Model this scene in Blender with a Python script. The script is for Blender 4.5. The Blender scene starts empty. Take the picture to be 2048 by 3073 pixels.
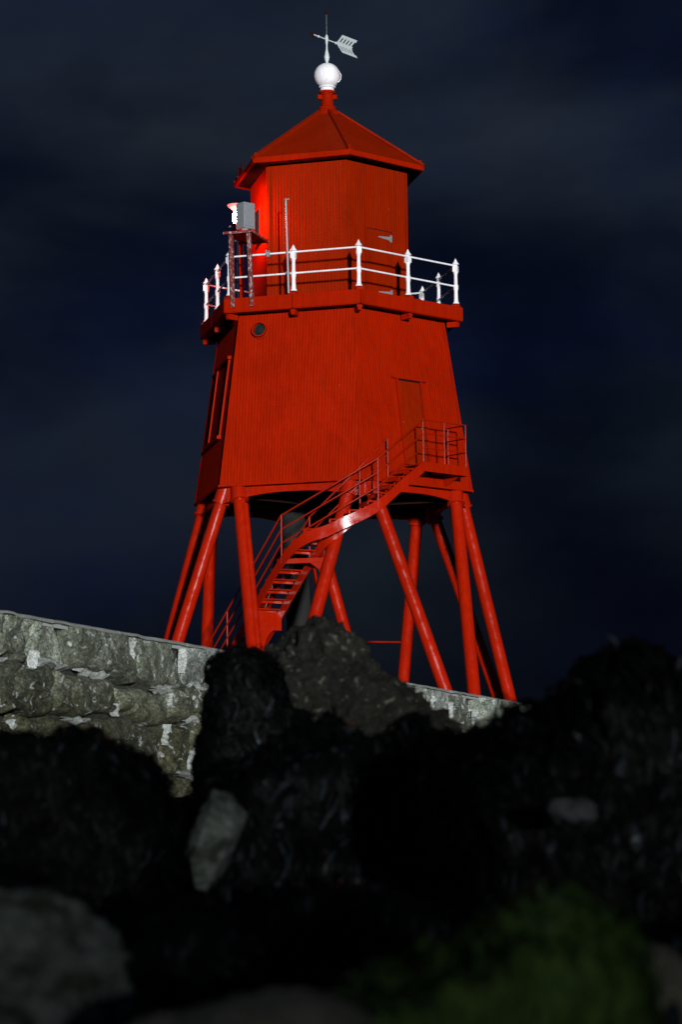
import bpy, bmesh, math, random
from mathutils import Vector, Matrix, noise
from mathutils.bvhtree import BVHTree
R = math.radians
random.seed(7)
sc = bpy.context.scene
COL = sc.collection

# ------------------------------------------------------------------ camera
U = 0.9          # metres per survey unit of the tower
DECK = 5.7       # survey height of the tower floor above the pier deck
cam_data = bpy.data.cameras.new('camera')
cam = bpy.data.objects.new('camera', cam_data); COL.objects.link(cam)
right = Vector((0.99994205, -0.00230753, -0.01051563))
up = Vector((0.01014692, -0.12440252, 0.99217995))
fwd = Vector((0.00359766, 0.99222915, 0.12437189))
m = Matrix((right, up, -fwd)).transposed().to_4x4()
m.translation = Vector((0.0, -63.700, -3.2121))
cam.matrix_world = m
cam_data.sensor_fit = 'VERTICAL'; cam_data.sensor_height = 36.0; cam_data.sensor_width = 24.0
cam_data.lens = 7997.36 / 3073 * 36.0
cam_data.clip_start = 0.1; cam_data.clip_end = 5000
cam_data.dof.use_dof = True
cam_data.dof.focus_distance = 60.0
cam_data.dof.aperture_fstop = 3.0
sc.camera = cam

# ------------------------------------------------------------------ world (night sky with drifting cloud)
SUN_AZ, SUN_EL = 9.5, 1.0        # town light comes from behind the camera, a little to its right, nearly level
world = bpy.data.worlds.new('World'); sc.world = world
world.use_nodes = True
nt = world.node_tree; nt.nodes.clear()
def wn(t, **k):
    n = nt.nodes.new(t)
    for a, b in k.items(): setattr(n, a, b)
    return n
out = wn('ShaderNodeOutputWorld'); bg = wn('ShaderNodeBackground')
tc = wn('ShaderNodeTexCoord')
sky = wn('ShaderNodeTexSky'); sky.sky_type = 'NISHITA'; sky.sun_disc = False
sky.sun_elevation = R(SUN_EL); sky.sun_rotation = R(180 - SUN_AZ)
tint = wn('ShaderNodeMix', data_type='RGBA', blend_type='MULTIPLY'); tint.inputs[0].default_value = 1.0
tint.inputs[7].default_value = (0.10, 0.16, 0.42, 1)
nt.links.new(sky.outputs[0], tint.inputs[6])
def cloud(scale, sx, sz, lo, hi, rot, detail, loc):
    mp = wn('ShaderNodeMapping'); mp.inputs['Scale'].default_value = (sx, sx, sz); mp.inputs['Rotation'].default_value = rot; mp.inputs['Location'].default_value = loc
    nt.links.new(tc.outputs['Generated'], mp.inputs[0])
    nz = wn('ShaderNodeTexNoise'); nz.inputs['Scale'].default_value = scale; nz.inputs['Detail'].default_value = detail; nz.inputs['Roughness'].default_value = 0.5
    nz.inputs['Distortion'].default_value = 0.3
    nt.links.new(mp.outputs[0], nz.inputs['Vector'])
    rp = wn('ShaderNodeMapRange'); rp.interpolation_type = 'SMOOTHSTEP'
    rp.inputs['From Min'].default_value = lo; rp.inputs['From Max'].default_value = hi
    nt.links.new(nz.outputs[0], rp.inputs[0])
    return rp.outputs[0]
c1 = cloud(4.2, 1.0, 2.0, 0.36, 0.74, (0.25, 0.35, 0.4), 5.0, (50.57, 29.51, 17.43))
c2 = cloud(5.5, 1.0, 1.8, 0.44, 0.74, (0.1, -0.3, 1.3), 5.0, (51.27, 29.51, 18.43))
mx1 = wn('ShaderNodeMix', data_type='RGBA'); mx1.inputs[6].default_value = (0.0010, 0.0022, 0.0070, 1); mx1.inputs[7].default_value = (0.0135, 0.0195, 0.0290, 1)
nt.links.new(c1, mx1.inputs[0])
mx2 = wn('ShaderNodeMix', data_type='RGBA'); mx2.inputs[7].default_value = (0.0038, 0.0072, 0.0330, 1)
mulc = wn('ShaderNodeMath', operation='MULTIPLY'); mulc.inputs[1].default_value = 0.55
nt.links.new(c2, mulc.inputs[0]); nt.links.new(mulc.outputs[0], mx2.inputs[0]); nt.links.new(mx1.outputs[2], mx2.inputs[6])
sc1 = wn('ShaderNodeMix', data_type='RGBA', blend_type='MULTIPLY'); sc1.inputs[0].default_value = 1.0
sc1.inputs[7].default_value = (0.002, 0.002, 0.002, 1); nt.links.new(tint.outputs[2], sc1.inputs[6])
addn = wn('ShaderNodeMix', data_type='RGBA', blend_type='ADD'); addn.inputs[0].default_value = 1.0
nt.links.new(mx2.outputs[2], addn.inputs[6]); nt.links.new(sc1.outputs[2], addn.inputs[7])
nt.links.new(addn.outputs[2], bg.inputs[0])
sxyz = wn('ShaderNodeSeparateXYZ'); nt.links.new(tc.outputs['Generated'], sxyz.inputs[0])
hor = wn('ShaderNodeMapRange'); hor.interpolation_type = 'SMOOTHSTEP'
hor.inputs['From Min'].default_value = 0.0; hor.inputs['From Max'].default_value = 0.24; hor.inputs['To Min'].default_value = 0.42; hor.inputs['To Max'].default_value = 1.15
nt.links.new(sxyz.outputs[2], hor.inputs[0]); nt.links.new(hor.outputs[0], bg.inputs[1])
nt.links.new(bg.outputs[0], out.inputs[0])

# ------------------------------------------------------------------ the one distant light
sd = bpy.data.lights.new('sun', 'SUN'); sun = bpy.data.objects.new('sun', sd); COL.objects.link(sun)
sd.energy = 4.4; sd.angle = R(2.4); sd.color = (0.96, 0.98, 1.0)
to_light = Vector((math.sin(R(SUN_AZ)), -math.cos(R(SUN_AZ)), math.tan(R(SUN_EL)))).normalized()
sun.rotation_euler = to_light.to_track_quat('Z', 'Y').to_euler()
sun.location = to_light * 100

sc.render.engine = 'CYCLES'
sc.cycles.use_denoising = True
sc.cycles.max_bounces = 5; sc.cycles.diffuse_bounces = 3; sc.cycles.glossy_bounces = 3
sc.cycles.sample_clamp_indirect = 4.0
sc.view_settings.view_transform = 'Standard'; sc.view_settings.look = 'None'
sc.view_settings.exposure = 0.0; sc.view_settings.gamma = 1.0; sc.view_settings.use_curve_mapping = False

# ------------------------------------------------------------------ materials
def mat(name): 
    mt = bpy.data.materials.new(name); mt.use_nodes = True
    n = mt.node_tree; b = n.nodes['Principled BSDF']
    return mt, n, b
def node(n, t, **k):
    x = n.nodes.new(t)
    for a, b in k.items(): setattr(x, a, b)
    return x
def noise_tex(n, scale, detail=5, rough=0.55, vec=None, dist=0.0):
    x = node(n, 'ShaderNodeTexNoise'); x.inputs['Scale'].default_value = scale; x.inputs['Detail'].default_value = detail
    x.inputs['Roughness'].default_value = rough; x.inputs['Distortion'].default_value = dist
    if vec: n.links.new(vec, x.inputs['Vector'])
    return x.outputs[0]
def ramp(n, src, stops):
    x = node(n, 'ShaderNodeValToRGB'); e = x.color_ramp.elements
    while len(e) < len(stops): e.new(0.5)
    for q, (p, c) in zip(e, stops): q.position = p; q.color = (*c, 1) if len(c) == 3 else c
    n.links.new(src, x.inputs[0]); return x.outputs[0]
def mixc(n, fac, a, b, mode='MIX'):
    x = node(n, 'ShaderNodeMix', data_type='RGBA', blend_type=mode)
    for i, v in ((0, fac), (6, a), (7, b)):
        if isinstance(v, (int, float)): x.inputs[i].default_value = v
        elif isinstance(v, tuple): x.inputs[i].default_value = (*v, 1)
        else: n.links.new(v, x.inputs[i])
    return x.outputs[2]
def objco(n, sx=1, sy=1, sz=1, pos=False):
    if pos: o = node(n, 'ShaderNodeNewGeometry').outputs['Position']
    else: o = node(n, 'ShaderNodeTexCoord').outputs['Object']
    mp = node(n, 'ShaderNodeMapping'); mp.inputs['Scale'].default_value = (sx, sy, sz)
    n.links.new(o, mp.inputs[0]); return mp.outputs[0]
def bump(n, b, h, strength, dist=0.02, prev=None):
    x = node(n, 'ShaderNodeBump'); x.inputs['Strength'].default_value = strength; x.inputs['Distance'].default_value = dist
    n.links.new(h, x.inputs['Height'])
    if prev: n.links.new(prev, x.inputs['Normal'])
    n.links.new(x.outputs[0], b.inputs['Normal']); return x.outputs[0]

def paint(name, c1, c2, rough=0.38, speck=(0.62, 0.36, 0.3), specks=True, spec=0.5, bmp=0.22):
    mt, n, b = mat(name); b.inputs['Specular IOR Level'].default_value = spec
    v = objco(n); vs = objco(n, 6, 6, 0.5)
    col = mixc(n, noise_tex(n, 1.1, 6, 0.6, v), c1, c2)
    st = ramp(n, noise_tex(n, 2.2, 5, 0.65, vs), [(0.36, (0.80, 0.74, 0.72)), (0.60, (1, 1, 1))])
    col = mixc(n, 0.75, col, st, 'MULTIPLY')
    blot = ramp(n, noise_tex(n, 0.55, 6, 0.62, v, 0.8), [(0.34, (0.82, 0.78, 0.78)), (0.54, (1, 1, 1))])
    col = mixc(n, 0.8, col, blot, 'MULTIPLY')
    if specks:
        run = ramp(n, noise_tex(n, 1.6, 4, 0.7, objco(n, 5, 5, 0.22), 0.3), [(0.64, (0, 0, 0)), (0.74, (0.55, 0.55, 0.55))])
        col = mixc(n, run, col, tuple(x * .42 + y for x, y in zip(c1, (.012, .010, .004))))
    if specks:
        sp = ramp(n, noise_tex(n, 26, 2, 0.5, v), [(0.79, (0, 0, 0)), (0.82, (.6, .6, .6))])
        col = mixc(n, sp, col, speck)
    n.links.new(col, b.inputs['Base Color'])
    rr = ramp(n, noise_tex(n, 5, 4, 0.6, v), [(0.3, (rough - .1,) * 3), (0.75, (rough + .16,) * 3)])
    n.links.new(rr, b.inputs['Roughness'])
    bump(n, b, noise_tex(n, 34, 4, 0.6, v), bmp, 0.006)
    return mt
RED = paint('red_paint', (0.365, 0.0092, 0.0003), (0.275, 0.0112, 0.0004), 0.45, spec=0.02)
RED_LEG = paint('red_gloss_paint', (0.41, 0.0100, 0.0005), (0.32, 0.0110, 0.0005), 0.20, spec=0.5)
RED_RAIL = paint('red_rail_paint', (0.30, 0.0085, 0.0006), (0.24, 0.0095, 0.0006), 0.35, spec=0.12)
RED_DULL = paint('red_faded_paint', (0.280, 0.0118, 0.0003), (0.215, 0.0120, 0.0004), 0.5, spec=0.02)
WHITE = paint('white_paint', (0.86, 0.87, 0.90), (0.78, 0.79, 0.82), 0.38, (0.5, 0.42, 0.36), False, 0.3, 0.05)

def simple(name, c, rough=0.5, metal=0.0, var=0.25, scale=9, bmp=0.25):
    mt, n, b = mat(name); v = objco(n)
    col = mixc(n, noise_tex(n, scale, 6, 0.65, v), tuple(x * (1 - var) for x in c), tuple(min(1, x * (1 + var)) for x in c))
    n.links.new(col, b.inputs['Base Color']); b.inputs['Roughness'].default_value = rough; b.inputs['Metallic'].default_value = metal
    bump(n, b, noise_tex(n, scale * 5, 5, 0.6, v), bmp, 0.01); return mt
GALV = simple('galvanised_steel', (0.27, 0.30, 0.315), 0.45, 0.35, 0.3, 14)
BLACK = simple('black_rubber', (0.012, 0.012, 0.016), 0.5)
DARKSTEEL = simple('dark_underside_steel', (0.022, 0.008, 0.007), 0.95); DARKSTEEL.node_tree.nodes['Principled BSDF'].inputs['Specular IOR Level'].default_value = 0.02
VANE = simple('pale_vane_metal', (0.50, 0.55, 0.55), 0.5, 0.0, 0.2, 20)
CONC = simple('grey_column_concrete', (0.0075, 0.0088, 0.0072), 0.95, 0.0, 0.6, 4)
DECKC = simple('deck_concrete', (0.36, 0.37, 0.35), 0.9, 0.0, 0.25, 2.2, 0.5)

# flaking paint on the signal stand
FLAKE, n, b = mat('flaking_red_paint'); v = objco(n); v2 = objco(n, 1, 1, 0.4)
fl = ramp(n, noise_tex(n, 30, 5, 0.7, v2), [(0.53, (0, 0, 0)), (0.60, (1, 1, 1))])
n.links.new(mixc(n, fl, (0.13, 0.010, 0.007), (0.42, 0.32, 0.31)), b.inputs['Base Color']); b.inputs['Roughness'].default_value = 0.5
bump(n, b, fl, 0.3, 0.004)

LAMP, n, b = mat('lit_red_lens')
b.inputs['Base Color'].default_value = (0.8, 0.1, 0.08, 1); b.inputs['Emission Color'].default_value = (1.0, 0.13, 0.10, 1); b.inputs['Emission Strength'].default_value = 1200.0
HOOD = simple('pink_translucent_hood', (0.75, 0.30, 0.28), 0.4)
GLASS, n, b = mat('dark_glass'); b.inputs['Base Color'].default_value = (0.010, 0.016, 0.016, 1); b.inputs['Roughness'].default_value = 0.12
n.links.new(ramp(n, noise_tex(n, 8, 3, .5, objco(n)), [(0.3, (0.006, 0.012, 0.012)), (0.8, (0.02, 0.03, 0.03))]), b.inputs['Base Color'])

def stone_mat(name, dark, mid, light, rough=0.85, scale=1.0, pits=0.6, spec=0.3, moss_shade=None, wet_below=None, spots=0.62, spot_col=None):
    mt, n, b = mat(name); v = objco(n, pos=True)
    big = noise_tex(n, 1.6 * scale, 6, 0.62, v, 0.4); fine = noise_tex(n, 9 * scale, 8, 0.72, v, 0.2); grit = noise_tex(n, 30 * scale, 6, 0.7, v)
    col = ramp(n, fine, [(0.34, dark), (0.50, mid), (0.66, light)])
    col = mixc(n, 0.42, col, ramp(n, big, [(0.3, dark), (0.5, mid), (0.75, light)]))
    gr = ramp(n, grit, [(0.37, (0.25, 0.25, 0.23)), (0.50, (0.95, 0.95, 0.94)), (0.64, (1.75, 1.75, 1.75))])
    col = mixc(n, 0.85, col, gr, 'MULTIPLY')
    if wet_below is not None:
        oi = node(n, 'ShaderNodeObjectInfo'); col = mixc(n, 1.0, col, ramp(n, oi.outputs['Random'], [(0.0, (0.50, 0.50, 0.47)), (1.0, (1.30, 1.30, 1.28))]), 'MULTIPLY')
        z0, z1, wc = wet_below
        sep = node(n, 'ShaderNodeSeparateXYZ'); n.links.new(node(n, 'ShaderNodeNewGeometry').outputs['Position'], sep.inputs[0])
        ad = node(n, 'ShaderNodeMath', operation='MULTIPLY_ADD'); ad.inputs[1].default_value = 0.9; n.links.new(big, ad.inputs[0]); n.links.new(sep.outputs[2], ad.inputs[2])
        mr = node(n, 'ShaderNodeMapRange'); mr.inputs['From Min'].default_value = z0; mr.inputs['From Max'].default_value = z1
        n.links.new(ad.outputs[0], mr.inputs[0])
        col = mixc(n, mr.outputs[0], mixc(n, 1.0, col, wc, 'MULTIPLY'), col)
    if moss_shade:
        mf = ramp(n, noise_tex(n, 1.1 * scale, 5, 0.6, objco(n, 1.0, 1.0, 1.6, True), 0.5), [(moss_shade[0], (0, 0, 0)), (moss_shade[0] + .13, (1, 1, 1))])
        col = mixc(n, mf, col, mixc(n, fine, tuple(x * .6 for x in moss_shade[1]), moss_shade[1]))
    if spot_col:
        sp = ramp(n, noise_tex(n, 7 * scale, 5, 0.62, v, 0.6), [(spots, (0, 0, 0)), (spots + .05, (1, 1, 1))])
        col = mixc(n, sp, col, spot_col)
    n.links.new(col, b.inputs['Base Color']); b.inputs['Roughness'].default_value = rough; b.inputs['Specular IOR Level'].default_value = spec
    vo = node(n, 'ShaderNodeTexVoronoi'); vo.inputs['Scale'].default_value = 16 * scale; n.links.new(v, vo.inputs['Vector'])
    p1 = bump(n, b, fine, 0.9, 0.05 / scale); p2 = bump(n, b, grit, 0.9, 0.03 / scale, p1); bump(n, b, vo.outputs[0], pits * 0.5, 0.02 / scale, p2)
    return mt
WALLST = [stone_mat('wall_stone_%s' % nm, d, m_, l, 0.85, 1.0, 0.7, moss_shade=(0.63, (0.15, 0.175, 0.055)), wet_below=(-0.85, 0.35, (0.34, 0.31, 0.215)), spots=0.60, spot_col=(0.50, 0.54, 0.51))
          for nm, d, m_, l in (('grey', (0.065, 0.072, 0.058), (0.275, 0.305, 0.265), (0.64, 0.70, 0.64)), ('olive', (0.050, 0.056, 0.040), (0.22, 0.245, 0.195), (0.52, 0.57, 0.48)), ('blue', (0.06, 0.066, 0.060), (0.25, 0.275, 0.258), (0.54, 0.59, 0.56)))]
MORTAR = stone_mat('lime_mortar', (0.14, 0.15, 0.13), (0.42, 0.45, 0.42), (0.75, 0.80, 0.78), 0.9, 2.2)
JOINT = stone_mat('dark_joint_rubble', (0.02, 0.02, 0.015), (0.05, 0.05, 0.04), (0.12, 0.12, 0.10), 0.9, 1.6)
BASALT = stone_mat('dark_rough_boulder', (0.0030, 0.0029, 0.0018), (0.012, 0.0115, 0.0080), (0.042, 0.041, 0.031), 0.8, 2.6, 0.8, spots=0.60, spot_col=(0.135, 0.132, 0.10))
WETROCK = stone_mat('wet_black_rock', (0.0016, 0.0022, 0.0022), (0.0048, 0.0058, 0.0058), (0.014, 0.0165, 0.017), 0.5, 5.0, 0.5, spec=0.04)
WET_HIGHLIGHT = stone_mat('wet_highlight_grey', (0.03, 0.034, 0.036), (0.09, 0.10, 0.105), (0.2, 0.215, 0.22), 0.5, 5.0, 0.4)  # pale tone stands in for a wet highlight
DIMROCK = stone_mat('grey_green_rock', (0.065, 0.080, 0.068), (0.155, 0.180, 0.160), (0.36, 0.41, 0.385), 0.75, 5.0, 0.4, moss_shade=(0.47, (0.045, 0.055, 0.036)))  # dark patches paint facet shading into the rock colour
PALEROCK = stone_mat('pale_grey_rock', (0.15, 0.165, 0.15), (0.30, 0.325, 0.31), (0.56, 0.60, 0.58), 0.75, 6.0, 0.4, moss_shade=(0.56, (0.06, 0.07, 0.05)))  # same painted facet shading as dark patches
BROWNROCK = stone_mat('brown_smooth_rock', (0.12, 0.115, 0.085), (0.22, 0.21, 0.165), (0.36, 0.35, 0.28), 0.8, 4.0, 0.4)
ALGAE = stone_mat('green_algae_rock', (0.012, 0.034, 0.010), (0.062, 0.140, 0.032), (0.25, 0.37, 0.09), 0.7, 3.5, 0.5)
BEACH = stone_mat('dark_beach_shingle', (0.002, 0.0025, 0.002), (0.005, 0.0055, 0.005), (0.014, 0.015, 0.013), 0.6, 3.0, 0.6, spec=0.05)
def weed_mat(name, a, bb, rough):
    mt, n, b = mat(name); v = objco(n, pos=True)
    n.links.new(mixc(n, noise_tex(n, 9, 4, .6, v), a, bb), b.inputs['Base Color']); b.inputs['Roughness'].default_value = rough
    b.inputs['Specular IOR Level'].default_value = 0.05
    return mt
GLINT_WEED = weed_mat('glint_toned_weed', (0.004, 0.005, 0.006), (0.046, 0.057, 0.068), 0.28)  # paler bluish fronds: wet glints put into the colour
WEED = weed_mat('bladder_wrack', (0.0007, 0.0010, 0.0008), (0.0058, 0.0066, 0.0056), 0.5)
GREENWEED = weed_mat('green_sea_lettuce', (0.012, 0.032, 0.008), (0.12, 0.21, 0.045), 0.6)
LIP = simple('pale_coping_concrete', (0.34, 0.36, 0.33), 0.9, 0, 0.25, 4, 0.5)

# ------------------------------------------------------------------ mesh helpers
ORI = {}
def tag(o, label=None, cat=None, group=None, kind=None):
    if label: o['label'] = label
    if cat: o['category'] = cat
    if group: o['group'] = group
    if kind: o['kind'] = kind
    return o
def thing(name, loc, label, cat, group=None):
    o = bpy.data.objects.new(name, None); COL.objects.link(o); o.location = loc; o.empty_display_size = 0.2
    ORI[o.name] = Vector(loc); return tag(o, label, cat, group)
class MB:
    def __init__(s): s.v = []; s.f = []
    def add(s, vs, fs):
        k = len(s.v); s.v += [Vector(x) for x in vs]; s.f += [tuple(i + k for i in f) for f in fs]; return s
    def hexa(s, a):   # 8 corners: bottom 4 ccw, top 4 ccw
        return s.add(a, [(3, 2, 1, 0), (4, 5, 6, 7), (0, 1, 5, 4), (1, 2, 6, 5), (2, 3, 7, 6), (3, 0, 4, 7)])
    def box(s, c, sx, sy, sz, x=(1, 0, 0), y=None, z=(0, 0, 1)):
        x = Vector(x).normalized(); z = Vector(z).normalized(); y = Vector(y).normalized() if y is not None else z.cross(x)
        c = Vector(c); P = []
        for k in (-1, 1):
            for i, j in ((-1, -1), (1, -1), (1, 1), (-1, 1)): P.append(c + x * (i * sx / 2) + y * (j * sy / 2) + z * (k * sz / 2))
        return s.hexa(P)
    def bar(s, p0, p1, w, h, upv=(0, 0, 1)):
        p0 = Vector(p0); p1 = Vector(p1); x = (p1 - p0).normalized(); y = Vector(upv).cross(x).normalized(); z = x.cross(y)
        return s.box((p0 + p1) / 2, (p1 - p0).length, w, h, x, y, z)
    def tube(s, p0, p1, r0, r1=None, seg=12, cap=True):
        return s.path([p0, p1], [r0, r1 if r1 is not None else r0], seg, cap)
    def path(s, pts, rad, seg=10, cap=True):
        pts = [Vector(p) for p in pts]
        if not isinstance(rad, (list, tuple)): rad = [rad] * len(pts)
        k = len(s.v); n_ = len(pts)
        ref = None
        for i, p in enumerate(pts):
            d = (pts[min(i + 1, n_ - 1)] - pts[max(i - 1, 0)]).normalized()
            if ref is None: ref = Vector((0, 0, 1)) if abs(d.z) < .9 else Vector((1, 0, 0))
            a = d.cross(ref).normalized(); bq = a.cross(d).normalized(); ref = bq
            for j in range(seg):
                t = 2 * math.pi * j / seg; s.v.append(p + (a * math.cos(t) + bq * math.sin(t)) * rad[i])
        for i in range(n_ - 1):
            for j in range(seg):
                j2 = (j + 1) % seg; s.f.append((k + i * seg + j, k + (i + 1) * seg + j, k + (i + 1) * seg + j2, k + i * seg + j2))
        if cap:
            s.f.append(tuple(k + j for j in range(seg))); s.f.append(tuple(k + (n_ - 1) * seg + j for j in reversed(range(seg))))
        return s
    def lathe(s, base, prof, seg=24, axis=(0, 0, 1)):
        ax = Vector(axis).normalized(); b_ = Vector(base)
        ref = Vector((1, 0, 0)) if abs(ax.x) < .9 else Vector((0, 1, 0)); a = ax.cross(ref).normalized(); q = ax.cross(a)
        k = len(s.v)
        for r, z in prof:
            for j in range(seg):
                t = 2 * math.pi * j / seg; s.v.append(b_ + ax * z + (a * math.cos(t) + q * math.sin(t)) * r)
        for i in range(len(prof) - 1):
            for j in range(seg):
                j2 = (j + 1) % seg; s.f.append((k + i * seg + j, k + i * seg + j2, k + (i + 1) * seg + j2, k + (i + 1) * seg + j))
        s.f.append(tuple(k + j for j in reversed(range(seg)))); s.f.append(tuple(k + (len(prof) - 1) * seg + j for j in range(seg)))
        return s
    def prism(s, poly, off):   # planar polygon extruded by vector off
        n_ = len(poly); off = Vector(off); vs = [Vector(p) for p in poly] + [Vector(p) + off for p in poly]
        return s.add(vs, [tuple(reversed(range(n_))), tuple(range(n_, 2 * n_))] + [(i, (i + 1) % n_, n_ + (i + 1) % n_, n_ + i) for i in range(n_)])
    def build(s, name, mt, parent=None, smooth=None, bevel=0.0, kind=None):
        o_ = ORI[parent.name] if parent is not None else Vector((0, 0, 0))
        me = bpy.data.meshes.new(name); me.from_pydata([tuple(v - o_) for v in s.v], [], s.f)
        bm = bmesh.new(); bm.from_mesh(me); bmesh.ops.recalc_face_normals(bm, faces=bm.faces)
        if bevel: bmesh.ops.bevel(bm, geom=[e for e in bm.edges if e.is_manifold and e.calc_face_angle(0) > 0.6], offset=bevel, segments=2, affect='EDGES', clamp_overlap=True)
        bm.to_mesh(me); bm.free()
        if smooth is not None:
            me.shade_smooth(); me.set_sharp_from_angle(angle=R(smooth))
        me.materials.append(mt)
        o = bpy.data.objects.new(name, me); COL.objects.link(o); ORI[o.name] = o_
        if parent is not None: o.parent = parent
        if kind: o['kind'] = kind
        return o

# ------------------------------------------------------------------ survey frame of the tower
PHI = 0.21893883; S6 = math.pi / 3; C30 = math.cos(math.pi / 6)
def V(x, y, z): return Vector((U * x, U * y, U * (z + DECK)))
def nrm(k): a = PHI + k * S6; return Vector((math.sin(a), -math.cos(a), 0))
def tan_(k): a = PHI + k * S6; return Vector((math.cos(a), math.sin(a), 0))
def hexp(Rr, k, z):
    i = math.floor(k); f = k - i; p = nrm(i) * Rr
    if f > 0: p = p * (1 - f) + nrm(i + 1) * Rr * f
    return V(p.x, p.y, z)
def onface(k, ap, along, z): p = nrm(k) * ap + tan_(k) * along; return V(p.x, p.y, z)
RB, RT, ZT = 3.9, 3.2185, 4.4025
def body_ap(z): return (RB + (RT - RB) * z / ZT) * C30
RG, ZG0, ZG1, RU, RE, ZE0, ZE1, RP, ZP0, ZP1 = 3.735, 4.537, 4.917, 2.2166, 2.695, 8.725, 8.852, 3.544, 5.019, 6.248

# ------------------------------------------------------------------ setting: sea, beach, pier deck, added shade bank
def grid(name, x0, x1, y0, y1, nx, ny, fz, mt):
    mb = MB(); mb.v = [Vector((x0 + (x1 - x0) * i / nx, y0 + (y1 - y0) * j / ny, 0)) for j in range(ny + 1) for i in range(nx + 1)]
    for q in mb.v: q.z = fz(q.x, q.y)
    mb.f = [(j * (nx + 1) + i, j * (nx + 1) + i + 1, (j + 1) * (nx + 1) + i + 1, (j + 1) * (nx + 1) + i) for j in range(ny) for i in range(nx)]
    return mb.build(name, mt, None, 60)
def lerp_tab(t, tab):
    if t <= tab[0][0]: return tab[0][1]
    for (a, va), (b_, vb) in zip(tab, tab[1:]):
        if t <= b_: return va + (vb - va) * (t - a) / (b_ - a)
    return tab[-1][1]
def beach_z(x, y):
    z = lerp_tab(y, [(-120, -4.3), (-66, -3.95), (-59, -3.72), (-53, -3.48), (-45, -3.0), (-38, -2.75), (-5, -2.5), (20, -2.7)])
    z += 0.10 * noise.fractal(Vector((x * 1.1, y * 1.1, 3)), 1.0, 2.0, 4) + 0.03 * noise.noise(Vector((x * 5, y * 5, 1)))
    return z
SEA, n, b = mat('night_sea'); b.inputs['Roughness'].default_value = 0.15
n.links.new(ramp(n, noise_tex(n, 0.3, 4, .5, objco(n)), [(0.3, (0.002, 0.006, 0.010)), (0.7, (0.006, 0.012, 0.016))]), b.inputs['Base Color'])
bump(n, b, noise_tex(n, 1.2, 5, .6, objco(n)), 0.4, 0.2)
tag(grid('sea', -2500, 2500, -2500, 2500, 4, 4, lambda x, y: -5.0, SEA), kind='structure')
tag(grid('beach', -14, 22, -110, 22, 150, 480, beach_z, BEACH), kind='structure')

WA, WB_ = Vector((-4.47, -27.84, 0)), Vector((4.42, -2.45, 0))
wdir = (WB_ - WA).normalized(); wnor = Vector((wdir.y, -wdir.x, 0))       # out of the wall towards the beach
def wp(s, z, o): return WA + wdir * s + wnor * o + Vector((0, 0, z))
mb = MB()
mb.prism([wp(-22, -0.10, -0.10), wp(32.8, -0.10, -0.10), wp(32.8, -0.10, -40), wp(-22, -0.10, -40)], (0, 0, 0.06))
tag(mb.build('pier_deck', DECKC), kind='structure')
# unseen bank added behind the camera to keep town light off low rocks
SHADE_BANK_Y, SHADE_BANK_Z = -160.0, -0.12
mb = MB(); mb.prism([Vector((-160, SHADE_BANK_Y + 3, -5.5)), Vector((-160, SHADE_BANK_Y, SHADE_BANK_Z)), Vector((-160, SHADE_BANK_Y - 12, SHADE_BANK_Z)), Vector((-160, SHADE_BANK_Y - 12, -5.5))], (360, 0, 0))
tag(mb.build('shade_bank', DECKC), kind='structure')

# ------------------------------------------------------------------ stone wall of the pier
wall = thing('stone_wall', wp(0, -2.4, 0), 'rough grey-green stone pier wall rising below the red lighthouse', 'wall')
mb = MB(); mb.prism([wp(-22, -3.6, -0.26), wp(32.8, -3.6, -0.26), wp(32.8, -0.10, -0.26), wp(-22, -0.10, -0.26)], wnor * -0.5)
mb.build('backing', JOINT, wall)
rs = random.Random(11)
def wave(s, k): return 0.30 * noise.noise(Vector((s * 0.42, k * 7.3, 0))) + 0.12 * noise.noise(Vector((s * 1.5, k * 3.1, 5))) + 0.04 * noise.noise(Vector((s * 5, k * 2.1, 8)))
base_z = [-0.055, -0.78, -1.36, -2.05, -2.7, -3.3]
def course_z(s, k): return base_z[k] + (wave(s, k) if k else 0.0)
def stone(s0, s1, k, tl, tr, bulge, sd):
    nx, nz = 40, 22; mb = MB(); g = 0.03; ru, rw = rs.uniform(.16, .34), rs.uniform(.07, .15); jz0, jz1 = rs.uniform(-.06, .05), (rs.uniform(-.05, .06) if k else 0)
    for j in range(nz + 1):
        for i in range(nx + 1):
            u, w = i / nx, j / nz
            s = s0 + (s1 - s0) * u
            s += (tl * (1 - u) + tr * u) * (w - .5) * .55
            z0 = course_z(s, k + 1) + g + jz0; z1 = course_z(s, k) - (g if k else 0.0) + jz1
            s += 0.065 * (1 - 2 * u)
            z = z0 + (z1 - z0) * w
            eu = min(u, 1 - u) * (s1 - s0); ew = min(w, (1 - w) if k else 0.5 + (1 - w) * .5) * (z1 - z0)
            e = min(1, eu / ru) ; e2 = min(1, ew / rw)
            prof = math.sqrt(max(0, 1 - (1 - e) ** 2)) * math.sqrt(max(0, 1 - (1 - e2) ** 2))
            p = Vector((s * 1.0, z * 1.3, sd))
            o = -0.26 + prof * (0.26 + bulge) + prof * (0.075 * noise.fractal(p * 1.7, 0.95, 2.1, 5) + 0.022 * (0.5 - abs(noise.noise(p * 3.3))) + 0.022 * noise.fractal(p * 9, 0.7, 2.1, 4))
            cr = noise.noise(p * 1.4 + Vector((9, 2, 4))); o -= prof * max(0, 0.10 - abs(cr)) * 0.9
            s += 0.02 * noise.noise(p * 6)
            mb.v.append(wp(s, z, o))
    mb.f = [(j * (nx + 1) + i, j * (nx + 1) + i + 1, (j + 1) * (nx + 1) + i + 1, (j + 1) * (nx + 1) + i) for j in range(nz) for i in range(nx)]
    return mb
starts = {}
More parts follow.
